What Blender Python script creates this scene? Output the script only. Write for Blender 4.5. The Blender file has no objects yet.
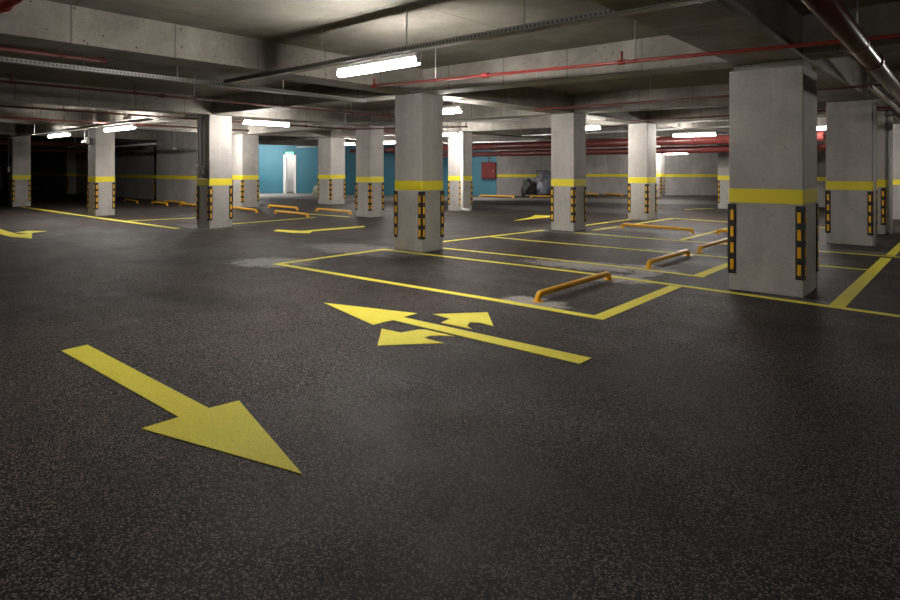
import bpy, math, random
from mathutils import Vector, Matrix, noise
random.seed(7)
C = bpy.context.scene.collection
R = math.radians
H = 1.6                       # eye height; world origin is under the camera

# ------------------------------------------------------------------ helpers
class MB:
    """collects geometry and links it as one mesh object"""
    def __init__(s): s.v = []; s.f = []
    def box(s, x0, x1, y0, y1, z0, z1):
        b = len(s.v)
        s.v += [(x, y, z) for z in (z0, z1) for (x, y) in ((x0, y0), (x1, y0), (x1, y1), (x0, y1))]
        s.f += [tuple(b + i for i in q) for q in ((3, 2, 1, 0), (4, 5, 6, 7), (0, 1, 5, 4), (1, 2, 6, 5), (2, 3, 7, 6), (3, 0, 4, 7))]
        return s
    def prism(s, poly, z0, z1):
        a = sum(poly[i][0] * poly[(i + 1) % len(poly)][1] - poly[(i + 1) % len(poly)][0] * poly[i][1] for i in range(len(poly)))
        if a < 0: poly = poly[::-1]
        n = len(poly); b = len(s.v)
        s.v += [(x, y, z0) for x, y in poly] + [(x, y, z1) for x, y in poly]
        s.f += [tuple(b + i for i in range(n - 1, -1, -1)), tuple(b + n + i for i in range(n))]
        s.f += [(b + i, b + (i + 1) % n, b + n + (i + 1) % n, b + n + i) for i in range(n)]
        return s
    def bar(s, p, q, w0, w1):
        """rectangular bar between two points: w0 horizontal width, w1 vertical height"""
        p = Vector(p); q = Vector(q); d = (q - p).normalized()
        up = Vector((0, 0, 1)) if abs(d.z) < .95 else Vector((0, 1, 0))
        sd = d.cross(up).normalized() * w0 / 2; u = sd.cross(d).normalized() * w1 / 2
        b = len(s.v)
        for c in (p, q): s.v += [tuple(c - sd - u), tuple(c + sd - u), tuple(c + sd + u), tuple(c - sd + u)]
        s.f += [tuple(b + i for i in f) for f in ((0, 1, 2, 3), (7, 6, 5, 4), (1, 0, 4, 5), (2, 1, 5, 6), (3, 2, 6, 7), (0, 3, 7, 4))]
        return s
    def tube(s, pts, r, n=12, cap=True):
        pts = [Vector(p) for p in pts]; b = len(s.v); prev = None
        rs = r if isinstance(r, (list, tuple)) else [r] * len(pts)
        for i, p in enumerate(pts):
            t = (pts[min(i + 1, len(pts) - 1)] - pts[max(i - 1, 0)]).normalized()
            if prev is None:
                a = Vector((0, 0, 1)) if abs(t.z) < .9 else Vector((1, 0, 0))
                u = t.cross(a).normalized()
            else:
                u = (prev - t * prev.dot(t)).normalized()
            prev = u; w = t.cross(u)
            for k in range(n):
                an = 2 * math.pi * k / n
                s.v.append(tuple(p + (u * math.cos(an) + w * math.sin(an)) * rs[i]))
        for i in range(len(pts) - 1):
            for k in range(n):
                k2 = (k + 1) % n
                s.f.append((b + i * n + k, b + i * n + k2, b + (i + 1) * n + k2, b + (i + 1) * n + k))
        if cap:
            s.f.append(tuple(b + k for k in range(n - 1, -1, -1)))
            s.f.append(tuple(b + (len(pts) - 1) * n + k for k in range(n)))
        return s
    def build(s, name, mat, parent=None, bevel=0, smooth=False):
        m = bpy.data.meshes.new(name); m.from_pydata(s.v, [], s.f); m.update()
        o = bpy.data.objects.new(name, m); C.objects.link(o)
        if mat: m.materials.append(mat)
        if parent: o.parent = parent
        if smooth:
            for p in m.polygons: p.use_smooth = len(p.vertices) == 4
        if bevel:
            md = o.modifiers.new('bevel', 'BEVEL'); md.width = bevel; md.segments = 2; md.limit_method = 'ANGLE'
        return o

def tag(o, label, cat, group=None):
    o['label'] = label; o['category'] = cat
    if group: o['group'] = group
    return o
def thing(name, label, cat, loc=(0, 0, 0), group=None):
    o = bpy.data.objects.new(name, None); C.objects.link(o); o.location = loc; o.empty_display_size = .2
    return tag(o, label, cat, group)
def struct(o): o['kind'] = 'structure'; return o
def copy_obj(o, parent, name=None):
    c = o.copy(); C.objects.link(c); c.parent = parent; return c
def bend(p0, corner, p1, r, n=5):
    """points of a rounded corner"""
    c = Vector(corner); a = (Vector(p0) - c).normalized(); b = (Vector(p1) - c).normalized()
    A = c + a * r; B = c + b * r; out = []
    for i in range(n + 1):
        t = i / n; out.append(tuple((1 - t) ** 2 * A + 2 * t * (1 - t) * c + t * t * B))
    return out

# ------------------------------------------------------------------ materials
def newmat(name):
    m = bpy.data.materials.new(name); m.use_nodes = True
    nt = m.node_tree; return m, nt, nt.nodes, nt.links, nt.nodes['Principled BSDF']
def plain(name, col, rough=.5, metal=0, var=.12, scale=8, emis=None, estr=0, bump=0, spec=.5):
    m, nt, N, L, b = newmat(name)
    b.inputs['Roughness'].default_value = rough; b.inputs['Metallic'].default_value = metal
    b.inputs['Specular IOR Level'].default_value = spec
    tc = N.new('ShaderNodeTexCoord'); nz = N.new('ShaderNodeTexNoise'); nz.inputs['Scale'].default_value = scale; nz.inputs['Detail'].default_value = 5
    L.new(tc.outputs['Object'], nz.inputs['Vector'])
    mx = N.new('ShaderNodeMix'); mx.data_type = 'RGBA'
    mx.inputs['A'].default_value = tuple(c * (1 - var) for c in col) + (1,)
    mx.inputs['B'].default_value = tuple(min(1, c * (1 + var)) for c in col) + (1,)
    L.new(nz.outputs['Fac'], mx.inputs['Factor']); L.new(mx.outputs['Result'], b.inputs['Base Color'])
    if bump:
        bp = N.new('ShaderNodeBump'); bp.inputs['Strength'].default_value = bump; bp.inputs['Distance'].default_value = .01
        L.new(nz.outputs['Fac'], bp.inputs['Height']); L.new(bp.outputs['Normal'], b.inputs['Normal'])
    if emis:
        b.inputs['Emission Color'].default_value = emis + (1,); b.inputs['Emission Strength'].default_value = estr
    return m
def math_node(N, L, op, a, b=None, clamp=False):
    n = N.new('ShaderNodeMath'); n.operation = op; n.use_clamp = clamp
    for i, x in enumerate((a, b)):
        if x is None: continue
        if isinstance(x, (int, float)): n.inputs[i].default_value = x
        else: L.new(x, n.inputs[i])
    return n.outputs[0]
def mixc(N, L, fac, a, b, mode='MIX'):
    m = N.new('ShaderNodeMix'); m.data_type = 'RGBA'; m.blend_type = mode
    if isinstance(fac, (int, float)): m.inputs['Factor'].default_value = fac
    else: L.new(fac, m.inputs['Factor'])
    for k, x in (('A', a), ('B', b)):
        if isinstance(x, tuple): m.inputs[k].default_value = x + (1,) if len(x) == 3 else x
        else: L.new(x, m.inputs[k])
    return m.outputs['Result']
def ramp(N, L, src, stops):
    r = N.new('ShaderNodeValToRGB'); e = r.color_ramp.elements
    e[0].position, e[1].position = stops[0][0], stops[-1][0]
    e[0].color = (stops[0][1],) * 3 + (1,); e[1].color = (stops[-1][1],) * 3 + (1,)
    for p, v in stops[1:-1]:
        k = e.new(p); k.color = (v,) * 3 + (1,)
    L.new(src, r.inputs['Fac']); return r.outputs['Color']
def nz_tex(N, L, vec, scale, detail=6, rough=.6, dist=0):
    n = N.new('ShaderNodeTexNoise'); n.inputs['Scale'].default_value = scale; n.inputs['Detail'].default_value = detail
    n.inputs['Roughness'].default_value = rough; n.inputs['Distortion'].default_value = dist
    L.new(vec, n.inputs['Vector']); return n.outputs['Fac']

def concrete(name, base, stain, streak=.5, seam=0, pits=.6, bump=.25, rough=.8, seam_axes='XY'):
    m, nt, N, L, b = newmat(name)
    geo = N.new('ShaderNodeNewGeometry'); pos = geo.outputs['Position']
    mp = N.new('ShaderNodeMapping'); mp.inputs['Scale'].default_value = (1, 1, .12); L.new(pos, mp.inputs['Vector'])
    big = nz_tex(N, L, pos, .9, 6, .65, .4)
    st = nz_tex(N, L, mp.outputs['Vector'], 5, 6, .6)
    fine = nz_tex(N, L, pos, 28, 5, .7)
    f1 = ramp(N, L, big, [(.38, 0.), (.60, 1.)])
    col = mixc(N, L, f1, stain, base)
    f2 = ramp(N, L, st, [(.4, 1 - streak * .5), (.62, 1.)])
    col = mixc(N, L, 1.0, col, f2, 'MULTIPLY')
    f3 = ramp(N, L, fine, [(.3, .86), (.7, 1.05)])
    col = mixc(N, L, 1.0, col, f3, 'MULTIPLY')
    # little blow holes and dark blotches
    vo = N.new('ShaderNodeTexVoronoi'); vo.inputs['Scale'].default_value = 9; L.new(pos, vo.inputs['Vector'])
    h = ramp(N, L, vo.outputs['Distance'], [(.10, 1 - pits), (.15, 1.)])
    gate = ramp(N, L, nz_tex(N, L, pos, 2.2, 3), [(.48, 0.), (.54, 1.)])
    hm = mixc(N, L, gate, (1., 1., 1.), h)
    col = mixc(N, L, 1.0, col, hm, 'MULTIPLY')
    if seam:
        sx = N.new('ShaderNodeSeparateXYZ'); L.new(pos, sx.inputs[0])
        nrm = N.new('ShaderNodeSeparateXYZ'); L.new(geo.outputs['Normal'], nrm.inputs[0])
        tot = None
        for ax, per in (('X', seam), ('Y', seam)):
            wob = math_node(N, L, 'MULTIPLY', fine, .03)
            c = math_node(N, L, 'ADD', sx.outputs[ax], wob)
            fr = math_node(N, L, 'FRACT', math_node(N, L, 'DIVIDE', c, per))
            ln = math_node(N, L, 'LESS_THAN', fr, .022 / per)
            g = math_node(N, L, 'LESS_THAN', math_node(N, L, 'ABSOLUTE', nrm.outputs[ax]), .5)
            ln = math_node(N, L, 'MULTIPLY', ln, g)
            tot = ln if tot is None else math_node(N, L, 'MAXIMUM', tot, ln)
        tot = math_node(N, L, 'MULTIPLY', tot, .55)
        col = mixc(N, L, tot, col, tuple(c * .3 for c in stain))
    L.new(col, b.inputs['Base Color']); b.inputs['Roughness'].default_value = rough
    b.inputs['Specular IOR Level'].default_value = .3
    bp = N.new('ShaderNodeBump'); bp.inputs['Strength'].default_value = bump; bp.inputs['Distance'].default_value = .02
    L.new(mixc(N, L, .5, st, fine), bp.inputs['Height']); L.new(bp.outputs['Normal'], b.inputs['Normal'])
    return m

M = {}
M['beam'] = concrete('beam_concrete', (.38, .355, .32), (.23, .215, .19), .15, seam=1.22, pits=.7, bump=.35)
M['slab'] = concrete('slab_concrete', (.25, .235, .20), (.165, .155, .13), .0, seam=2.44, pits=.5, bump=.3)
M['column'] = concrete('column_plaster', (.49, .47, .44), (.39, .375, .35), .2, pits=.25, bump=.15, rough=.65)
M['wall'] = concrete('wall_plaster', (.42, .40, .385), (.33, .315, .30), .2, pits=.3)
M['teal'] = plain('teal_paint', (.035, .165, .235), .6, var=.1, scale=1.5)
M['band'] = plain('yellow_band_paint', (.80, .68, .03), .55, var=.06, scale=4)
M['rubber'] = plain('black_rubber', (.018, .016, .016), .6, var=.3)
M['reflector'] = plain('amber_reflector', (.92, .50, .012), .35, var=.08, scale=20)
M['reflector_far'] = plain('yellow_reflector', (.75, .55, .02), .35, var=.08, scale=20)
M['stop'] = plain('yellow_orange_paint', (.88, .45, .012), .35, var=.12, scale=6)
M['red'] = plain('red_pipe_paint', (.25, .028, .02), .35, var=.2, scale=3)
M['darkred'] = plain('dark_red_pipe_paint', (.11, .024, .021), .3, var=.25, scale=3)
M['zinc'] = plain('galvanised_steel', (.42, .42, .41), .38, .8, var=.25, scale=12)
M['white'] = plain('white_enamel', (.75, .74, .72), .4, var=.04)
M['pvc'] = plain('white_pvc', (.7, .7, .68), .35, var=.04)
M['tube'] = plain('glowing_tube', (.9, .9, .9), .5, emis=(1.0, .93, .86), estr=1.0)
M['grey'] = plain('grey_plastic', (.4, .4, .4), .5)
M['black'] = plain('dark_steel', (.03, .03, .03), .5, var=.3)
M['cabinet'] = plain('cabinet_red_paint', (.12, .006, .005), .7, var=.1)
M['trunk'] = plain('dull_conduit', (.12, .12, .115), .5, .4)
M['door'] = plain('pale_door_paint', (.62, .72, .78), .4, var=.04)
M['exit'] = plain('exit_green', (.02, .45, .2), .4, emis=(.05, .8, .35), estr=1.2)
M['cover'] = plain('silver_wrap', (.16, .17, .20), .4, .3, var=.55, scale=9, bump=.8)
M['sack'] = plain('pale_green_sack', (.42, .46, .36), .8, var=.3, scale=9, bump=.5)
M['line'] = None

def perforated(name):
    m, nt, N, L, b = newmat(name)
    tc = N.new('ShaderNodeTexCoord'); sx = N.new('ShaderNodeSeparateXYZ'); L.new(tc.outputs['Object'], sx.inputs[0])
    f = math_node(N, L, 'FRACT', math_node(N, L, 'MULTIPLY', sx.outputs['X'], 20.0))
    a = math_node(N, L, 'LESS_THAN', f, .45)
    z = math_node(N, L, 'LESS_THAN', math_node(N, L, 'ABSOLUTE', sx.outputs['Z']), .014)
    k = math_node(N, L, 'MULTIPLY', a, z)
    L.new(mixc(N, L, k, (.33, .33, .32), (.09, .09, .09)), b.inputs['Base Color'])
    b.inputs['Metallic'].default_value = .55; b.inputs['Roughness'].default_value = .42
    return m
M['tray'] = perforated('perforated_tray')

def road_paint():
    m, nt, N, L, b = newmat('yellow_road_paint')
    geo = N.new('ShaderNodeNewGeometry'); pos = geo.outputs['Position']
    big = nz_tex(N, L, pos, 1.3, 5, .6); grain = nz_tex(N, L, pos, 90, 3, .7)
    col = mixc(N, L, ramp(N, L, big, [(.3, 0.), (.7, 1.)]), (.88, .76, .045), (.97, .88, .09))
    wear = ramp(N, L, grain, [(.36, 1.), (.44, 0.)])
    wear = math_node(N, L, 'MULTIPLY', wear, .4)
    col = mixc(N, L, wear, col, (.25, .2, .03))
    L.new(col, b.inputs['Base Color']); b.inputs['Roughness'].default_value = .7
    bp = N.new('ShaderNodeBump'); bp.inputs['Strength'].default_value = .5; bp.inputs['Distance'].default_value = .006
    L.new(grain, bp.inputs['Height']); L.new(bp.outputs['Normal'], b.inputs['Normal'])
    return m
M['line'] = road_paint()

# drilling dust round the feet of the stops, then lamp glare painted on the far floor: (x, y, half length x, half length y, rotation, strength)
DUST_AND_GLARE = [(-3.98, 6.14, .42, .26, 0, 1.0), (-3.9, 8.3, .45, .34, .2, 1.0), (-3.99, 9.38, .5, .36, 0, 1.0), (-4.75, 9.1, 1.1, .42, .2, .9),
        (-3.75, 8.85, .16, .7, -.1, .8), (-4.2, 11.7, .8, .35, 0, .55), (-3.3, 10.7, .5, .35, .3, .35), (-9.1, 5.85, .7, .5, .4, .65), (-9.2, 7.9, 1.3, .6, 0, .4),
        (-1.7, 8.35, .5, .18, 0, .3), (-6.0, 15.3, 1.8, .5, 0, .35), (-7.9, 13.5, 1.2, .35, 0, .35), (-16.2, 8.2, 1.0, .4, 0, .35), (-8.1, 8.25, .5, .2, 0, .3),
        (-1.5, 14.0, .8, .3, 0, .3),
        (-31.6, 21.4, 6.0, 3.4, .72, .9), (-24.8, 23.4, 6.0, 3.0, .5, .8), (-19.5, 26.5, 3.5, 1.6, .5, .55), (-13, 29, 5, 2.2, .3, .5), (-12.5, 21.5, 4, 1.4, .2, .35)]  # pale patches painting the glare of lamps on the far floor
def asphalt():
    m, nt, N, L, b = newmat('asphalt')
    geo = N.new('ShaderNodeNewGeometry'); pos = geo.outputs['Position']
    big = nz_tex(N, L, pos, .35, 7, .62, .6); mid = nz_tex(N, L, pos, 2.2, 6, .65)
    grain = nz_tex(N, L, pos, 170, 2, .6); g2 = nz_tex(N, L, pos, 110, 3, .8)
    col = mixc(N, L, ramp(N, L, big, [(.38, 0.), (.62, 1.)]), (.055, .041, .037), (.140, .108, .097))
    col = mixc(N, L, 1.0, col, ramp(N, L, mid, [(.36, .7), (.64, 1.25)]), 'MULTIPLY')
    # brownish scuffs
    mp = N.new('ShaderNodeMapping'); mp.inputs['Scale'].default_value = (.5, 1.6, 1); mp.inputs['Rotation'].default_value = (0, 0, .7)
    L.new(pos, mp.inputs['Vector'])
    br = ramp(N, L, nz_tex(N, L, mp.outputs['Vector'], 1.1, 6, .75, .3), [(.54, 0.), (.66, 1.)])
    col = mixc(N, L, math_node(N, L, 'MULTIPLY', br, .55), col, (.105, .075, .052))
    # grey dusty sweep marks
    mp2 = N.new('ShaderNodeMapping'); mp2.inputs['Scale'].default_value = (.35, 1.2, 1); mp2.inputs['Rotation'].default_value = (0, 0, -.25); mp2.inputs['Location'].default_value = (4, 9, 0)
    L.new(pos, mp2.inputs['Vector'])
    gr = ramp(N, L, nz_tex(N, L, mp2.outputs['Vector'], .7, 8, .75, .5), [(.48, 0.), (.64, 1.)])
    col = mixc(N, L, math_node(N, L, 'MULTIPLY', gr, .6), col, (.16, .145, .138))
    # pale and dark stones
    vo = N.new('ShaderNodeTexVoronoi'); vo.inputs['Scale'].default_value = 85; L.new(pos, vo.inputs['Vector'])
    cell = ramp(N, L, vo.outputs['Distance'], [(.12, 2.1), (.55, .06)])
    col = mixc(N, L, 1.0, col, cell, 'MULTIPLY')
    sc = N.new('ShaderNodeSeparateColor'); L.new(vo.outputs['Color'], sc.inputs[0])
    col = mixc(N, L, 1.0, col, ramp(N, L, sc.outputs[0], [(.0, .45), (1., 1.7)]), 'MULTIPLY')
    sp = ramp(N, L, sc.outputs[1], [(.88, 0.), (.94, 1.)])
    sp = math_node(N, L, 'MULTIPLY', sp, ramp(N, L, vo.outputs['Distance'], [(.25, 1.), (.4, 0.)]))
    col = mixc(N, L, math_node(N, L, 'MULTIPLY', sp, .7), col, (.24, .20, .17))
    dk = ramp(N, L, grain, [(.42, 1.), (.50, 0.)])
    col = mixc(N, L, math_node(N, L, 'MULTIPLY', dk, .35), col, (.012, .010, .010))
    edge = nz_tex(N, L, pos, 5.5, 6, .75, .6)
    for x, y, a, c, rot, s in DUST_AND_GLARE:
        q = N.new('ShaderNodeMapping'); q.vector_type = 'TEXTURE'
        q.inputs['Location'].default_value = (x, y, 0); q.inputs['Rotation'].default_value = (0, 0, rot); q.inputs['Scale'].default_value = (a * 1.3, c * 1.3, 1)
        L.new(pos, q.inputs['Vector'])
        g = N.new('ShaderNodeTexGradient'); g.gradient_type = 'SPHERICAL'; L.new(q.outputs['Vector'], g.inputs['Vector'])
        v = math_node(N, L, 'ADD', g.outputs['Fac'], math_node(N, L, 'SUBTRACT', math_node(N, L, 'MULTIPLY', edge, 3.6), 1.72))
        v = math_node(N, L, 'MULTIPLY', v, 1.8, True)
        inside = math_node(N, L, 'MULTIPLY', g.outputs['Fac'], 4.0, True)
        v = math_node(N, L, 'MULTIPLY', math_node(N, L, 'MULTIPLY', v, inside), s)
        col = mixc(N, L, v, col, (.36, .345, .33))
    L.new(col, b.inputs['Base Color'])
    L.new(ramp(N, L, mid, [(.3, .52), (.7, .74)]), b.inputs['Roughness'])
    b.inputs['Specular IOR Level'].default_value = .2
    bp = N.new('ShaderNodeBump'); bp.inputs['Strength'].default_value = .5; bp.inputs['Distance'].default_value = .008
    L.new(mixc(N, L, .5, g2, grain), bp.inputs['Height']); L.new(bp.outputs['Normal'], b.inputs['Normal'])
    return m
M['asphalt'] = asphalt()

# ------------------------------------------------------------------ shell
CEIL = 3.52
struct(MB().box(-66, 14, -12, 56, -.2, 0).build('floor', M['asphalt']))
ceiling = struct(MB().box(-66, 14, -12, 56, CEIL, CEIL + .3).build('ceiling', M['slab']))

def wall(name, pts, z1=CEIL, mat=None, band=True, th=.25, side=1, bz=(1.13, 1.30)):
    """wall along a polyline; 'side' = which side its thickness goes to (away from camera)"""
    mb = MB(); bb = MB()
    for (x0, y0), (x1, y1) in zip(pts, pts[1:]):
        d = Vector((x1 - x0, y1 - y0)).normalized(); n = Vector((-d.y, d.x)) * side
        a, c = Vector((x0, y0)), Vector((x1, y1))
        mb.prism([tuple(a), tuple(c), tuple(c + n * th + d * 0), tuple(a + n * th)], 0, z1)
        e = n * -.004
        bb.prism([tuple(a + e), tuple(c + e), tuple(c + n * .01), tuple(a + n * .01)], *bz)
    o = struct(mb.build(name, mat or M['wall']))
    if band: bb.build('yellow_band', M['band'], o)
    return o
wall('wall_left', [(-62, 13.85), (-31.3, 13.85), (-31.3, 13.3), (-23.85, 13.3)])
wall('wall_left_end', [(-62, -12), (-62, 24)], band=False)
TD = Vector((8.7, 7.5)).normalized(); DC = Vector((-34.35, 23.43))
dl, dr = DC - TD * .30, DC + TD * .30
wall('wall_teal_left', [(-41.0, 17.7), tuple(dl)], mat=M['teal'], band=False)
wall('wall_teal_middle', [tuple(dr), (-32.3, 25.2)], mat=M['teal'], band=False)
TN = Vector((-TD.y, TD.x))
lint = MB().prism([tuple(dl), tuple(dr), tuple(dr + TN * .25), tuple(dl + TN * .25)], 2.42, CEIL)
struct(lint.build('wall_lintel', M['teal']))
# lobby behind the open door
lb = MB(); A_, B_ = dl - TD * .9 + TN * .26, dr + TD * .9 + TN * .26
for a_, b_ in ((A_, A_ + TN * 2.2), (A_ + TN * 2.2, B_ + TN * 2.2), (B_ + TN * 2.2, B_)):
    n_ = (b_ - a_).normalized(); n_ = Vector((-n_.y, n_.x)) * .1
    lb.prism([tuple(a_), tuple(b_), tuple(b_ + n_), tuple(a_ + n_)], 0, 2.8)
lb.prism([tuple(A_), tuple(B_), tuple(B_ + TN * 2.2), tuple(A_ + TN * 2.2)], 2.8, 2.9)
struct(lb.build('wall_lobby', M['white']))
wall('wall_teal_right', [(-32.3, 25.2), (-30.6, 23.9), (-21.25, 28.8)], mat=M['teal'], band=False)
wall('wall_far', [(-21.25, 28.8), (-17.7, 35.9), (-15.4, 35.7), (-11.7, 38.9), (-7, 42.4)])
wall('wall_right', [(-7, 42.4), (-7, 29.7), (-3.4, 29.7), (-3.4, 24), (13.5, 24)], bz=(1.10, 1.27))
wall('wall_right_end', [(13.5, 24), (13.5, -11.5)], band=False)
wall('wall_back', [(13.5, -11.5), (-62, -11.5)], band=False)

# ------------------------------------------------------------------ ceiling beams (parts of the ceiling)
# rows of (x, y centre, soffit z); the column grid
rowY = {1: [(14, 8.85, 3.0), (-2, 8.85, 3.03), (-8.3, 8.66, 3.08), (-15.7, 8.3, 3.08), (-23, 8.0, 3.08), (-31.1, 7.6, 3.08), (-62, 7.0, 3.08)],
        2: [(14, 15.4, 3.05), (-2, 14.9, 3.05), (-8.05, 14.05, 3.06), (-15.4, 13.7, 3.06), (-22.8, 13.65, 3.06), (-31.2, 13.6, 3.06), (-62, 13.5, 3.06)],
        3: [(14, 19.2, 3.05), (-2, 18.9, 3.05), (-8.05, 18.7, 3.05), (-15.1, 18.05, 3.05), (-22.5, 17.6, 3.05), (-40, 17.2, 3.05)],
        4: [(14, 26.1, 3.05), (-7.5, 26.1, 3.05), (-30, 24.5, 3.05)]}
colX = {1: [(-2.0, -12, 3.0), (-2.0, 8.9, 3.0), (-1.95, 15.5, 3.05), (-2, 18.7, 3.05), (-2, 24, 3.05)],
        2: [(-8.3, -12, 3.075), (-8.28, 8.65, 3.075), (-8.05, 14.05, 3.06), (-8.03, 18.7, 3.05), (-7.5, 26.1, 3.05), (-7.4, 30, 3.05)],
        3: [(-15.75, -12, 3.08), (-15.72, 8.3, 3.08), (-15.4, 13.7, 3.06), (-15.15, 18.05, 3.05), (-14.9, 35, 3.05)],
        4: [(-23.1, -12, 3.08), (-23.05, 8, 3.08), (-22.95, 13.65, 3.06), (-22.5, 17.6, 3.05), (-22.3, 27, 3.05)],
        5: [(-31.2, -12, 3.08), (-31.1, 7.6, 3.08), (-31.2, 14, 3.06), (-31, 24, 3.05)]}
W1 = {1: .40, 2: .325, 3: .33, 4: .30, 5: .29}
for k, pts in colX.items():
    for (x0, y0, z0), (x1, y1, z1) in zip(pts, pts[1:]):
        w = W1[k]; mb = MB()
        mb.v = [(x0 - w, y0, z0), (x0 + w, y0, z0), (x1 + w, y1, z1), (x1 - w, y1, z1)] + [(x0 - w, y0, CEIL + .05), (x0 + w, y0, CEIL + .05), (x1 + w, y1, CEIL + .05), (x1 - w, y1, CEIL + .05)]
        mb.f = [(3, 2, 1, 0), (4, 5, 6, 7), (0, 1, 5, 4), (1, 2, 6, 5), (2, 3, 7, 6), (3, 0, 4, 7)]
        mb.build('beam', M['beam'], ceiling, bevel=.008)
for k, pts in rowY.items():
    for (x1, y1, z1), (x0, y0, z0) in zip(pts, pts[1:]):
        w = .26; mb = MB(); e = .003
        mb.v = [(x0, y0 - w, z0 + e), (x1, y1 - w, z1 + e), (x1, y1 + w, z1 + e), (x0, y0 + w, z0 + e)] + [(x0, y0 - w, CEIL + .04), (x1, y1 - w, CEIL + .04), (x1, y1 + w, CEIL + .04), (x0, y0 + w, CEIL + .04)]
        mb.f = [(3, 2, 1, 0), (4, 5, 6, 7), (0, 1, 5, 4), (1, 2, 6, 5), (2, 3, 7, 6), (3, 0, 4, 7)]
        mb.build('beam', M['beam'], ceiling, bevel=.008)

# ------------------------------------------------------------------ columns with corner guards
def guard_mesh():
    """L shaped rubber guard for the corner whose faces look to -Y and +X (corner at the origin)"""
    t, w, h = .014, .085, .92
    return MB().prism([(-w, -t), (t, -t), (t, w), (0, w), (0, 0), (-w, 0)], .22, .22 + h)
G_PROTO = R_PROTO = R2_PROTO = None
def guard(parent, cx, cy, rot, zscale=1.0, mat='reflector'):
    global G_PROTO, R_PROTO, R2_PROTO
    if G_PROTO is None:
        g = guard_mesh().build('corner_guard', M['rubber'], parent, bevel=.004); G_PROTO = g
        r = [MB().box(-.062, -.022, -.022, -.013, 0, .135).build('reflector', M['reflector'], g),
             MB().box(.013, .022, .022, .062, 0, .135).build('reflector', M['reflector'], g)]
        R_PROTO = r; new = True
        base = list(r)
    else:
        g = G_PROTO.copy(); C.objects.link(g); g.parent = parent; base = []
        for q in R_PROTO:
            c = q.copy(); C.objects.link(c); c.parent = g; base.append(c)
    g.location = (cx, cy, 0); g.rotation_euler = (0, 0, rot)
    for q in base: q.location = (0, 0, .275)
    for k in range(1, 4):
        for q in base:
            c = q.copy(); C.objects.link(c); c.parent = g; c.location = (0, 0, .275 + .218 * k)
    return g

def column(label, x0, x1, y0, y1, top=None, band_z=(1.157, 1.35), guards='LCR', dz=0, group='concrete columns with yellow bands'):
    if top is None: top = 2.998 if x0 > -3 and y0 < 12 else 3.073 if y0 < 10 else 3.058 if y0 < 15 else 3.048 if y0 < 30 else 3.515
    cx, cy = (x0 + x1) / 2, (y0 + y1) / 2; a, b = (x1 - x0) / 2, (y1 - y0) / 2
    t = thing('concrete_column', label, 'column', (cx, cy, 0), group); t['kind'] = 'thing'
    MB().box(-a, a, -b, b, 0, top).build('shaft', M['column'], t, bevel=.012)
    e = .004
    MB().box(-a - e, a + e, -b - e, b + e, band_z[0] + dz, band_z[1] + dz).build('yellow_band', M['band'], t, bevel=.012)
    for k, px, py, ro in (('C', a, -b, 0), ('L', -a, -b, -math.pi / 2), ('R', a, b, math.pi / 2)):
        if k in guards: guard(t, px, py, ro).location.z = dz
    return t
P = column('large grey concrete column nearest on the right, with black and amber corner guards', -2.45, -1.58, 8.53, 9.42, 2.9)
MB().box(-.42, .40, -.30, .30, 2.9, 2.998).build('column_head', M['beam'], P, bevel=.01)
column('tall grey column in the middle, straight behind the three-way arrow', -8.72, -7.98, 8.40, 9.02, dz=.03)
column('grey column right of the centre whose right face is in shade, beyond the marked bays', -8.43, -7.75, 13.84, 14.48)
column('grey column behind the long yellow wheel stop that lies crosswise', -8.30, -7.66, 18.30, 18.99)
column('wide shaded column directly behind the nearest one, towards the right wall', -2.39, -1.56, 15.23, 16.0)
column('column mostly hidden behind the wide shaded one, showing a bright edge', -2.29, -1.61, 18.24, 18.94)
column('evenly lit grey column just left of the tall middle one', -15.82, -15.11, 13.41, 14.03)
column('column beside the white door, left face dark and right face bright', -22.97, -22.04, 17.19, 18.03)
column('bright column with a small switch box, left of the ceiling tube light', -16.20, -15.51, 8.04, 8.70)
column('dull grey column standing behind the bright one with the switch box', -23.80, -23.00, 13.35, 14.13)
column('bright narrow column on the left with a small box near its top', -23.41, -22.71, 7.69, 8.31)
column('dim column furthest to the left, against the dark end of the hall', -31.55, -30.95, 7.26, 7.92)
column('bright column with a white drain pipe at its right corner', -15.37, -14.71, 17.66, 18.33)
column('far column half hidden behind the nearest large one', -7.85, -7.1, 25.8, 26.4)
column('slim white column far away in front of the far grey wall', -13.95, -13.55, 34.3, 34.8)
cg = guard(None, -31.3, 13.3, -math.pi / 2); tag(cg, 'black and amber guard on the projecting corner of the left wall', 'corner guard')
column('pilaster in the darkest corner on the far left', -44.7, -44.2, 13.3, 13.82, guards='C')

# ------------------------------------------------------------------ road markings
def strip(label, pts, w, name='bay_line'):
    mb = MB(); pts = [Vector(p) for p in pts]
    L_, R_ = [], []
    for i, p in enumerate(pts):
        d = (pts[min(i + 1, len(pts) - 1)] - pts[max(i - 1, 0)]).normalized(); n = Vector((-d.y, d.x)) * w / 2
        L_.append(tuple(p + n)); R_.append(tuple(p - n))
    for i in range(len(pts) - 1):
        mb.prism([L_[i], L_[i + 1], R_[i + 1], R_[i]], .0005, strip.z)
    strip.z += .00012
    o = mb.build(name, M['line']); return tag(o, label, 'floor line')
strip.z = .0025
strip('yellow line along the front edge of the nearest parking bay', [(-8.93, 5.80), (-6.4, 5.87), (-4.4, 5.95), (-2.96, 5.97)], .125)
strip('yellow line from the middle column past the nearest wheel stop to the near column', [(-8.85, 8.24), (-5.5, 8.39), (-4.3, 8.40), (-2.4, 8.31), (-.6, 8.17), (4, 7.9)], .115)
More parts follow.
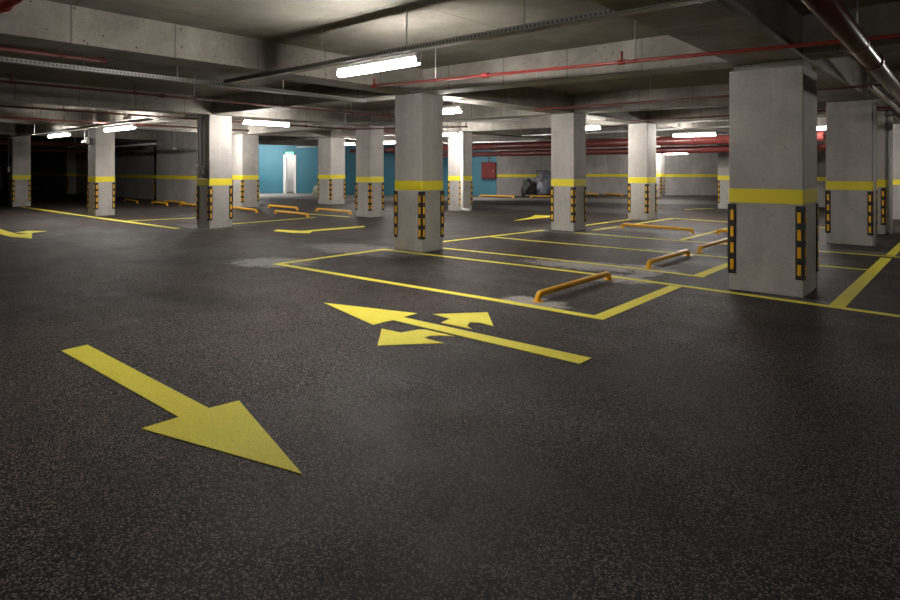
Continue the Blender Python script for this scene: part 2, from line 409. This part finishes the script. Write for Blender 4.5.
strip('thin yellow bay line just behind the one at the foot of the middle column', [(-8.75, 9.13), (-6.1, 9.28), (-4.55, 9.33), (-4.2, 9.32), (-3.0, 9.25)], .10)
strip('yellow bay line between the second and third wheel stops', [(-8.6, 11.46), (-7.5, 11.42), (-4.8, 11.52), (-3.1, 11.57), (-1.2, 11.6)], .10)
strip('yellow bay line behind the third wheel stop, starting at the shaded column', [(-7.6, 13.6), (-6.06, 13.54), (-4.4, 13.6), (-1.2, 13.65), (3, 13.6)], .10)
strip('yellow line closing the left end of the nearest bay up to the middle column', [(-8.87, 5.86), (-8.87, 8.3)], .125)
strip('yellow line from the middle column back to the shaded column', [(-8.86, 9.1), (-8.84, 10.07), (-8.6, 12.4), (-8.5, 13.6)], .12)
strip('wide yellow line closing the right end of the nearest bay', [(-3.04, 5.91), (-3.06, 8.25)], .16)
strip('short wide yellow line behind the nearest bay, left of the near column', [(-3.1, 9.2), (-3.09, 11.6)], .16)
strip('wide yellow line running back to the right of the near column', [(-1.19, 8.22), (-1.16, 13.35)], .16)
strip('yellow line continuing past the wide shaded column towards the right wall', [(-1.14, 13.8), (-1.1, 21)], .14)
strip('thin yellow line between the shaded column and the one behind the crosswise stop', [(-8.36, 14.6), (-8.25, 18.3)], .12)
strip('thin yellow line passing under the long crosswise wheel stop', [(-7.5, 14.4), (-7.37, 19.7)], .11)
strip('thin yellow line far back, right of the column behind the crosswise stop', [(-7.30, 19.63), (-5.6, 19.35), (-2.4, 19.2)], .12)
strip('thin yellow line beyond the right end of the crosswise stop', [(-4.97, 13.7), (-5.0, 17.2)], .10)
strip('long pale yellow line running in front of the bright left columns', [(-30.6, 7.5), (-22, 7.45), (-16.2, 7.5)], .16)
strip('pale line going back between the two bright left columns', [(-19.75, 7.6), (-19.1, 10.5)], .13)
strip('yellow line going back right of the column with the switch box', [(-16.35, 8.7), (-16.5, 12.2)], .13)
strip('thin yellow line between the stops and the evenly lit column', [(-19.1, 13.0), (-15.8, 13.1)], .12)
strip('short far yellow line in the distance left of the nearest column', [(-8.6, 24.2), (-8.0, 25.7)], .14)

def arrow(label, polys, name='floor_arrow'):
    mb = MB()
    for p in polys: mb.prism(p, .0005, strip.z); strip.z += .0001
    return tag(mb.build(name, M['line']), label, 'arrow')
arrow('big yellow straight arrow in the left foreground pointing towards the lower right',
      [[(-6.062, 1.781), (-6.090, 1.996), (-3.857, 1.996), (-3.827, 2.198), (-2.655, 1.885), (-3.869, 1.568), (-3.865, 1.799)]])
arrow('yellow three-way arrow in the middle of the floor with long shaft and two turn heads',
      [[(-5.862, 4.475), (-4.652, 4.820), (-4.647, 4.598), (-2.435, 4.645), (-2.434, 4.442), (-4.635, 4.437), (-4.653, 4.172)],
       [(-4.471, 4.124), (-4.069, 3.703), (-3.668, 4.158), (-3.866, 4.155), (-3.933, 4.172), (-3.928, 4.249), (-3.864, 4.322), (-3.749, 4.394), (-4.109, 4.387), (-4.169, 4.335), (-4.219, 4.147)],
       [(-4.493, 4.909), (-4.217, 4.877), (-4.178, 4.689), (-3.777, 4.704), (-3.897, 4.773), (-3.960, 4.899), (-3.871, 4.955), (-3.678, 4.932), (-4.088, 5.370)]])
arrow('small distant yellow arrow between the wheel stops and the middle column',
      [[(-13.65, 8.811), (-13.919, 9.091), (-13.155, 9.306), (-12.948, 11.308), (-12.701, 11.056), (-12.855, 9.432), (-12.512, 9.119), (-12.893, 8.883)]])
arrow('yellow turn arrow cut off by the left edge of the picture',
      [[(-22.787, 4.282), (-20.996, 4.350), (-19.313, 4.322), (-17.756, 4.277), (-17.713, 4.559), (-16.386, 4.217), (-17.191, 3.983), (-18.909, 4.000), (-21.193, 3.983)],
       [(-18.319, 4.350), (-18.529, 4.659), (-18.088, 4.974), (-17.817, 4.501)]])
arrow('faint far yellow arrow left of the shaded column',
      [[(-10.754, 15.478), (-11.066, 16.850), (-11.512, 17.845), (-10.995, 18.052), (-10.605, 17.413), (-10.754, 16.375)]])

# ------------------------------------------------------------------ tubular wheel stops
def stop(label, p, q, h=.13, r=.038, group='tubular yellow wheel stops'):
    p = Vector((p[0], p[1], 0)); q = Vector((q[0], q[1], 0)); d = (q - p); Ln = d.length
    t = thing('wheel_stop', label, 'wheel stop', tuple(p), group); t.rotation_euler = (0, 0, math.atan2(d.y, d.x))
    zt = h - r; rr = .075
    pts = [(0, 0, .0)] + bend((0, 0, 0), (0, 0, zt), (Ln, 0, zt), rr, 6) + bend((0, 0, zt), (Ln, 0, zt), (Ln, 0, 0), rr, 6) + [(Ln, 0, 0)]
    MB().tube(pts, r, 14).build('rail', M['stop'], t, smooth=True)
    for x in (0, Ln):
        MB().tube([(x, 0, 0), (x, 0, .008)], .075, 16).build('base_plate', M['stop'], t)
    return t
stop('yellow wheel stop in the nearest bay, closest to the camera', (-3.97, 6.22), (-3.98, 8.12))
stop('yellow wheel stop in the second bay, in line behind the closest one', (-3.97, 9.52), (-3.97, 11.33))
stop('yellow wheel stop in the third bay, partly behind the nearest column', (-3.97, 11.95), (-3.97, 13.75))
stop('long yellow wheel stop lying crosswise in front of the lit column', (-7.25, 15.62), (-5.27, 15.36))
stop('wheel stop peeping out left of the nearest column, crosswise', (-4.74, 15.6), (-3.0, 15.5))
stop('yellow stop nearest the small distant arrow', (-19.07, 12.38), (-16.90, 12.22))
stop('yellow stop in front of the white door, furthest of the left group', (-22.2, 14.11), (-19.95, 13.95))
stop('yellow stop just left of the evenly lit column', (-19.0, 14.16), (-16.75, 13.95))
stop('yellow stop emerging behind the column with the switch box', (-22.44, 12.50), (-20.0, 12.2))
stop('yellow stop between the switch-box column and the left wall pilaster', (-26.4, 12.36), (-24.2, 12.3))
stop('yellow stop right in front of the left wall pilaster', (-29.0, 12.23), (-26.8, 11.95))
stop('dim yellow stop along the left wall, beside the bright narrow column', (-32.3, 12.3), (-29.8, 11.9))
stop('dim yellow stop close to the left wall, behind its row', (-29.3, 12.95), (-27.2, 12.9))
stop('far yellow stop below the red fire cabinet', (-21.5, 27.5), (-19.4, 27.9))
stop('far yellow stop in front of the wrapped load', (-18.6, 28.4), (-17.0, 30.2))
stop('far yellow stop right of the shaded column by the far wall', (-18.1, 33.0), (-17.3, 33.8))
stop('far yellow stop in the recess of the far wall', (-17.2, 34.6), (-15.8, 34.0))

# ------------------------------------------------------------------ tube lights
TUBES = []
def lamp(label, c, ang=0, L_=1.45, power=1.0, rods=True, top=None):
    """hung twin fluorescent batten; c = centre of the tube, ang = rotation about Z"""
    t = thing('fluorescent_light', label, 'ceiling light', c, 'hanging fluorescent lights'); t.rotation_euler = (0, 0, R(ang))
    h = L_ / 2
    MB().prism([(-h, -.045), (h, -.045), (h, .045), (-h, .045)], .035, .085).build('housing', M['white'], t, bevel=.008)
    tb = MB().tube([(-h + .02, 0, -.01), (h - .02, 0, -.01)], .05, 18)
    m = lamp_mat(power)
    tb.build('tube', m, t, smooth=True)
    for s in (-1, 1): MB().box(min(s * h, s * (h - .035)), max(s * h, s * (h - .035)), -.04, .04, -.036, .05).build('end_cap', M['white'], t, bevel=.006)
    if rods:
        for s in (-.7, .7):
            MB().tube([(s * h, 0, .08), (s * h, 0, (top or CEIL) - c[2])], .006, 6).build('hanger_rod', M['zinc'], t)
    return t
LM = {}
BASE_E = 50.0
def lamp_mat(p):
    if p not in LM:
        LM[p] = plain('glowing_tube', (.9, .9, .9), .5, emis=(1.0, .945, .89), estr=BASE_E * p)
    return LM[p]
lamp('long bright tube light nearest the camera, hanging under the perforated cable tray', (-5.60, 5.08, 2.875), 0, 1.46, 1.0, top=2.968)
lamp('tube light behind the column with the switch box, upper left', (-14.35, 9.05, 2.84), 90, 1.4, .6)
lamp('left tube light of the pair above the bright narrow column, its end at that column', (-19.75, 7.35, 2.85), 0, 2.2, .9)
lamp('tube light furthest to the left, near the dim columns', (-25.3, 7.35, 2.85), 0, 2.2, .5)
lamp('tube light showing just right of the middle column near its top', (-8.9, 9.85, 2.86), 0, 1.4, .9)
lamp('tube light lower down right of the middle column, in front of the drain pipe column', (-14.6, 16.5, 2.87), 0, 1.4, .9)
lamp('tube light between the two lit columns right of the centre', (-7.05, 20.7, 2.76), 0, 1.4, 1.1, top=2.945)
lamp('tube light showing at the right edge of the shaded column', (-9.1, 16.6, 2.86), 0, 1.4, .9)
lamp('small far tube light by the slim white column', (-14.2, 33.6, 2.62), 0, 1.4, .8)
lamp('tube light seen between the door column and the evenly lit column', (-22.9, 18.75, 2.82), 0, 1.4, .9)
lamp('tube light seen between the evenly lit column and the middle column', (-20.0, 18.9, 2.82), 0, 1.5, .9)
lamp('far tube light in front of the teal wall and its door', (-34.1, 20.1, 2.9), 0, 1.2, 2.4)
lamp('added tube light, unseen behind the bright column with the switch box, brightening the left wall', (-22.6, 12.0, 2.8), 0, 1.2, 1.1)  # extra lamp, added out of sight to brighten the left wall
lamp('cool light on the ceiling of the small room behind the open white door', (-35.2, 24.5, 2.62), 40.8, 1.2, .25, rods=False)
lamp('far tube light beside the fire cabinet pipes', (-20.3, 25.5, 3.2), 0, 1.4, .9)
lamp('very far small tube light right of the slim white column', (-12.6, 34.0, 2.5), 0, 1.3, .6)
lamp('tube light behind the wide shaded column near the right wall', (-3.9, 22.0, 2.9), 0, 1.4, .8)
# lights of the aisle the camera stands in, outside the picture
lamp('tube light of the aisle behind the camera', (-6.5, -2.8, 2.9), 0, 1.4, .40)
lamp('tube light of the right aisle, beyond the right edge of the picture', (2.0, 14.0, 2.9), 0, 1.4, .6)
lamp('tube light overhead to the right of the camera', (3.2, .2, 2.9), 0, 1.4, .42)

# ------------------------------------------------------------------ cable trays, conduits and pipes
def tray(label, p, q, rods=(), w=.12, h=.06, mat='tray'):
    p = Vector(p); q = Vector(q); d = q - p; Ln = d.length
    t = thing('cable_tray', label, 'cable tray', tuple(p)); t.rotation_euler = (0, -math.asin(d.z / Ln), math.atan2(d.y, d.x))
    mb = MB(); a = .004
    mb.box(0, Ln, -w / 2, w / 2, -h / 2, -h / 2 + a)
    mb.box(0, Ln, -w / 2, -w / 2 + a, -h / 2, h / 2).box(0, Ln, w / 2 - a, w / 2, -h / 2, h / 2)
    mb.build('channel', M[mat], t)
    for x in rods:
        MB().tube([(x, 0, -h / 2), (x, 0, CEIL + .01 - (p.z + d.z * x / Ln))], .006, 6).build('hanger_rod', M['zinc'], t)
        MB().box(x - .015, x + .015, -w / 2 - .006, w / 2 + .006, -h / 2 - .006, -h / 2).build('bracket', M['zinc'], t)
    return t
tray('perforated cable tray crossing the top of the picture above the nearest tube light', (-9.2, 5.08, 3.03), (5, 5.08, 2.99), (2.5, 4.13, 5.8, 7.5, 10.5, 13))
tray('bright perforated cable tray at upper left running away from the camera', (-9.3, -2.0, 3.0), (-9.3, 8.1, 2.98), (1.5, 3.1, 5.0, 6.3, 8.2))
tray('cable tray over the far left tube lights', (-31, 6.9, 2.93), (-16.4, 6.9, 2.93), (1.5, 4.5, 7.5, 10.5, 13.5))
tray('galvanised cable tray at upper right beside the big dark pipe, its lamplit shine painted white', (-1.25, 12.0, 2.95), (-1.25, 23.5, 2.93), (1, 4, 7, 10), w=.06, h=.06, mat='white')  # white enamel stands in for lamplight on the galvanised steel
tray('cable tray beyond the middle column, running to the shaded column', (-14.4, 10.6, 2.9), (-8.9, 13.5, 2.92), (1.0, 3.5), w=.06, h=.045, mat='trunk')
tray('far cable tray above the tube light between the lit columns', (-14, 20.75, 2.98), (-3.6, 20.75, 2.98), (2, 5, 8), w=.10, h=.05, mat='zinc')
tray('far cable tray passing in front of the teal wall', (-31.5, 22.0, 2.98), (-16, 25.0, 2.98), (2, 6, 10, 14), w=.12, h=.06, mat='zinc')
tray('pale cable tray crossing above the far left columns', (-47, 10.6, 2.62), (-24.5, 10.6, 2.62), (3, 8, 13, 18), w=.14, h=.08, mat='zinc')

def pipe(label, pts, r, mat='red', hangers=(), sprinklers=(), flanges=(), n=14):
    """pts: straight run of points; hangers/sprinklers/flanges are fractions along the first segment"""
    t = thing('fire_pipe', label, 'pipe', tuple(pts[0]))
    o = Vector(pts[0]); loc = [tuple(Vector(p) - o) for p in pts]
    MB().tube(loc, r, n).build('pipe_run', M[mat], t, smooth=True)
    a, b = Vector(loc[0]), Vector(loc[1]); d = (b - a).normalized()
    for f in hangers:
        c = a.lerp(b, f)
        m = MB().tube([tuple(c + Vector((0, 0, r * .8))), tuple(c + Vector((0, 0, CEIL + .01 - (o + c).z)))], .006, 6)
        m.build('hanger_rod', M['zinc'], t)
        MB().tube([tuple(c - d * .015), tuple(c + d * .015)], r + .006, n).build('clamp', M[mat], t)
    for f in sprinklers:
        c = a.lerp(b, f)
        s = MB().tube([tuple(c), tuple(c + Vector((0, 0, .10)))], .014, 8)
        s.tube([tuple(c + Vector((0, 0, .10))), tuple(c + Vector((0, 0, .135)))], [.02, .012], 8)
        s.build('sprinkler', M[mat], t)
        MB().tube([tuple(c - d * .04), tuple(c + d * .04)], r + .010, n).build('fitting', M[mat], t)
    for f in flanges:
        c = a.lerp(b, f)
        MB().tube([tuple(c - d * .05), tuple(c + d * .05)], r + .018, n).build('coupling', M[mat], t)
    return t
pipe('thin bright red sprinkler pipe crossing in front of the middle column and running off right', [(-7.85, 7.02, 3.04), (4.5, 7.02, 2.72)], .022, 'red', (.12, .385, .62, .8), (.004, .371,), (.2, .6))
pipe('big dark red pipe at upper right running away over the right aisle', [(-.66, -6, 2.74), (-.94, 23.8, 2.72)], .085, 'darkred', (.15, .42, .6, .8), (), (.3, .46, .62, .75))
pipe('short red sprinkler pipe at upper left ending in an elbow', [(-8.62, -5, 3.02), (-8.62, 3.05, 3.02)], .025, 'darkred', (.4, .935,), (.995,), ())
pipe('long dark red pipe below the upper left cable tray', [(-12.0, -4, 3.04), (-12.0, 12.5, 3.04)], .022, 'darkred', (.3, .6, .85), (.412, .53, .93), (.56,))
pipe('dark red pipe running past the top of the switch-box column', [(-16.25, -4, 3.01), (-16.25, 15.6, 2.98)], .024, 'darkred', (.35, .6, .9), (.45, .6, .8), ())
pipe('dark pipe at far left above the tube lights', [(-20.2, -3, 3.03), (-20.2, 12.0, 3.03)], .03, 'darkred', (.55, .8), (.6, .75), ())
pipe('orange-red pipe in the extreme top left corner', [(-9.15, 1.2, 2.93), (-5.55, 1.32, 2.93)], .055, 'red', (.2, .7), (), (.9,))
pipe('dark red pipe crossing beyond the nearest column near its top', [(-8.0, 12.4, 3.04), (3.5, 12.4, 3.0)], .022, 'darkred', (.25, .5, .8), (.004, .42), ())
pipe('dark pipe further back crossing above the lit column', [(-7.6, 16.9, 3.02), (3.5, 16.9, 3.0)], .024, 'darkred', (.3, .6), (), ())
pipe('short dark pipe end beyond the middle column above the drain column', [(-15.5, 13.0, 2.93), (-11.9, 14.6, 2.93)], .022, 'darkred', (.5,), (.99,), ())
pipe('pale conduit pipe at far left over the dark area', [(-32.7, 9.6, 2.72), (-26.5, 9.6, 2.72)], .035, 'zinc', (.3, .7), (), ())
g = 'large red fire mains under the far ceiling'
for i, (y, z, r, lb) in enumerate([(22.6, 2.66, .17, 'thick upper red fire main crossing the far hall'), (23.3, 2.34, .13, 'lower red fire main crossing the far hall under the thick one'), (24.2, 2.72, .12, 'rear red fire main crossing the far hall')]):
    t = pipe(lb, [(-24.0 if i < 2 else -29.0, y, z), (-3.6, y, z)], r, 'darkred', (.2, .45, .7, .9), (), (.15, .35, .55, .8), 18); t['group'] = g
for i, (x, z, r, lb) in enumerate([(-33.0, 2.80, .12, 'red main pipe on the far left above the dim columns'), (-34.0, 2.50, .05, 'thin red pipe beside the main on the far left')]):
    pipe(lb, [(x, -6, z), (x, 13.4, z)], r, 'darkred', (.5, .8), (), (.4, .7), 18)

# white drain pipe with a bottom bend
t = thing('drain_pipe', 'white plastic drain pipe with a bent foot beside the lit column left of centre', 'pipe', (-14.63, 17.62, 0))
MB().tube([(0, 0, 3.04), (0, 0, .14)] [:1] + bend((0, 0, 3), (0, 0, .06), (.3, .12, .06), .12, 6) + [(.28, .11, .06)], .055, 16).build('downpipe', M['pvc'], t, smooth=True)
MB().tube([(0, 0, 2.6), (0, 0, 2.7)], .066, 16).build('socket', M['pvc'], t)
t = thing('drain_pipe', 'white drain pipe at the outer corner of the column hidden behind the wide shaded one', 'pipe', (-1.53, 18.5, 0))
MB().tube([(0, 0, 3.04), (0, 0, 0)], .05, 16).build('downpipe', M['pvc'], t, smooth=True)
MB().tube([(0, 0, 1.6), (0, 0, 1.7)], .06, 16).build('socket', M['pvc'], t)
t = thing('drain_pipe', 'thin grey conduit on the edge of the wide shaded column', 'pipe', (-1.50, 15.06, 0))
MB().tube([(0, 0, 3.04), (0, 0, .02)], .02, 10).build('downpipe', M['grey'], t, smooth=True)
MB().tube([(0, 0, 1.9), (0, 0, 1.96)], .028, 10).build('socket', M['grey'], t)

# switch boxes with conduits on the columns
def switchbox(label, x, y, z, top=3.05, s=.1):
    t = thing('switch_box', label, 'electrical box', (x, y, z))
    MB().box(-s, s, -.06, 0, -.12, .12).build('box_body', M['white'], t, bevel=.01)
    MB().box(-s * .7, s * .7, -.068, -.06, -.085, .085).build('cover_plate', M['grey'], t, bevel=.003)
    MB().tube([(0, -.025, .12), (0, -.025, top - z)], .012, 8).build('conduit', M['grey'], t)
    return t
switchbox('small white switch box on the left face of the bright column', -16.06, 8.035, 1.62)
switchbox('second box on the left face of the bright column, right beside the white one', -15.82, 8.035, 1.58, s=.06)
switchbox('small white box high up on the bright narrow left column', -23.32, 7.685, 2.6, s=.09)
switchbox('small pale box on the dim column furthest left', -31.48, 7.255, 1.6, s=.12)

# speaker-like detectors hanging over the left aisle
for lb, (x, y, z) in (('small white hanging detector left of the bright narrow column', (-25.0, 8.1, 2.6)), ('hanging junction box over the left tube light', (-15.6, 6.0, 2.82)), ('small pale hanging detector between the left columns', (-27.5, 12.6, 2.5))):
    t = thing('hanging_detector', lb, 'detector', (x, y, z))
    MB().tube([(0, 0, 0), (0, 0, .05), (0, 0, .09)], [.10, .10, .05], 16).build('detector_body', M['white'], t)
    MB().tube([(0, 0, .08), (0, 0, CEIL + .01 - z)], .01, 8).build('stem', M['grey'], t)

# ------------------------------------------------------------------ door, exit sign, fire cabinet, wrapped load
dv = Vector((-32.3 + 41.0, 25.2 - 17.7, 0)).normalized(); dn = Vector((dv.y, -dv.x, 0))
def on_wall(px, py): return math.atan2(dv.y, dv.x)
# door opening centre on the teal wall
dc = Vector((-34.35, 23.43, 0))
def local(name, label, cat, c, ang, struct_=False):
    if struct_:
        o = bpy.data.objects.new(name, None); C.objects.link(o); o.location = c; struct(o)
    else: o = thing(name, label, cat, c)
    o.rotation_euler = (0, 0, ang); return o
ang = math.atan2(dv.y, dv.x)
d = local('door_1', '', '', tuple(dc), ang, True)
MB().box(-.43, -.27, -.06, .25, 0, 2.57).box(.27, .42, -.06, .25, 0, 2.57).box(-.43, .42, -.06, .25, 2.40, 2.57).build('door_frame', M['white'], d, bevel=.005)
lf = MB().box(.225, .262, .26, .80, 0.01, 2.40).build('door_leaf', M['door'], d, bevel=.003)
MB().box(.17, .225, .70, .73, 1.0, 1.03).build('door_handle', M['black'], lf)
t = local('exit_sign', 'small lit green exit sign above the white door', 'sign', tuple(dc + dn * .1 + Vector((0, 0, 2.66))), ang)
MB().box(-.27, .27, -.03, .03, -.08, .10).build('sign_box', M['white'], t, bevel=.006)
MB().box(-.25, .25, -.036, -.03, -.065, .085).build('sign_face', M['exit'], t)
MB().box(-.20, -.06, -.040, -.036, -.04, .06).box(.0, .2, -.040, -.036, -.01, .03).build('pictogram', M['white'], t)

wr = Vector((-21.25 + 30.6, 28.8 - 23.9, 0)).normalized(); wn = Vector((wr.y, -wr.x, 0)); wa = math.atan2(wr.y, wr.x)
c = Vector((-21.25, 28.8, 0)) - wr * .45 + wn * .15
t = local('fire_cabinet', 'red fire hose cabinet on the teal wall below a red pipe', 'fire cabinet', tuple(c + Vector((0, 0, 1.05))), wa)
MB().box(-.42, .42, -.12, .12, 0, .97).build('cabinet_body', M['cabinet'], t, bevel=.01)
MB().box(-.37, .37, -.135, -.12, .05, .92).build('cabinet_door', M['cabinet'], t, bevel=.006)
MB().box(.28, .31, -.155, -.135, .42, .54).build('handle', M['zinc'], t)
MB().tube([(0, 0, .97), (0, 0, 1.5)], .035, 10).build('riser', M['darkred'], t)

def lump(rad, seed, sub=3):
    import bmesh
    bm = bmesh.new(); bmesh.ops.create_icosphere(bm, subdivisions=sub, radius=1)
    for v in bm.verts:
        n = noise.noise(v.co * 1.7 + Vector((seed, 0, 0))) * .35 + noise.noise(v.co * 4.5 + Vector((0, seed, 0))) * .14
        p = v.co * (1 + n); v.co = Vector((p.x * rad[0], p.y * rad[1], max(p.z * rad[2], -rad[2] * .62) + rad[2] * .62))
    m = MB(); m.v = [tuple(v.co) for v in bm.verts]; m.f = [tuple(v.index for v in f.verts) for f in bm.faces]; bm.free(); return m
lc = Vector((-18.75, 29.6, 0))
t = local('loaded_trolley', 'dark trolley with a load wrapped in crumpled silver sheeting, by the far wall', 'trolley', tuple(lc), .72)
MB().box(-1.1, .62, -.32, .32, .14, .2).build('platform', M['black'], t, bevel=.01)
lump((.62, .36, .80), 3.1).build('wrapped_load', M['cover'], t, smooth=False).location = (.25, 0, .2)
lump((.42, .34, .52), 8.7).build('dark_load', M['black'], t).location = (-.62, 0, .2)
for sx in (-1, 1):
    for sy in (-1, 1):
        MB().tube([(sx * .75 - .2, sy * .26 - .03, .07), (sx * .75 - .2, sy * .26 + .03, .07)], .07, 14).build('wheel', M['rubber'], t)
hb = MB(); hb.tube([(-.15, .3, .2), (-.15, .3, 1.5)] , .02, 8); hb.tube([(.6, .3, .2), (.6, .3, 1.5)], .02, 8); hb.tube([(-.15, .3, 1.5), (.6, .3, 1.5)], .03, 8)
hb.build('push_handle', M['black'], t)

for lb, (x, y), rad, sd in (('pale green crumpled sack against the teal wall beside the door column', (-31.0, 23.2), (.42, .3, .36), 1.3),
                            ('low pale sack at the left foot of the teal wall', (-35.75, 21.75), (.34, .25, .2), 5.2)):
    o = lump(rad, sd).build('sack', M['sack']); o.location = (x, y, 0); tag(o, lb, 'sack')

# ------------------------------------------------------------------ world, camera
w = bpy.data.worlds.new('world'); bpy.context.scene.world = w; w.use_nodes = True
w.node_tree.nodes['Background'].inputs[0].default_value = (0, 0, 0, 1)
cam = bpy.data.cameras.new('camera'); co = bpy.data.objects.new('camera', cam); C.objects.link(co)
co.location = (0, 0, H); co.rotation_euler = (R(90), 0, 0.712936)
cam.sensor_width = 36; cam.lens = 603.25 / 900 * 36; cam.shift_y = -(300 - 169.3) / 900
cam.clip_start = .05; cam.clip_end = 200
bpy.context.scene.camera = co
vs = bpy.context.scene.view_settings
vs.view_transform = 'Standard'; vs.look = 'None'; vs.gamma = 1; vs.use_curve_mapping = False; vs.exposure = 2.0
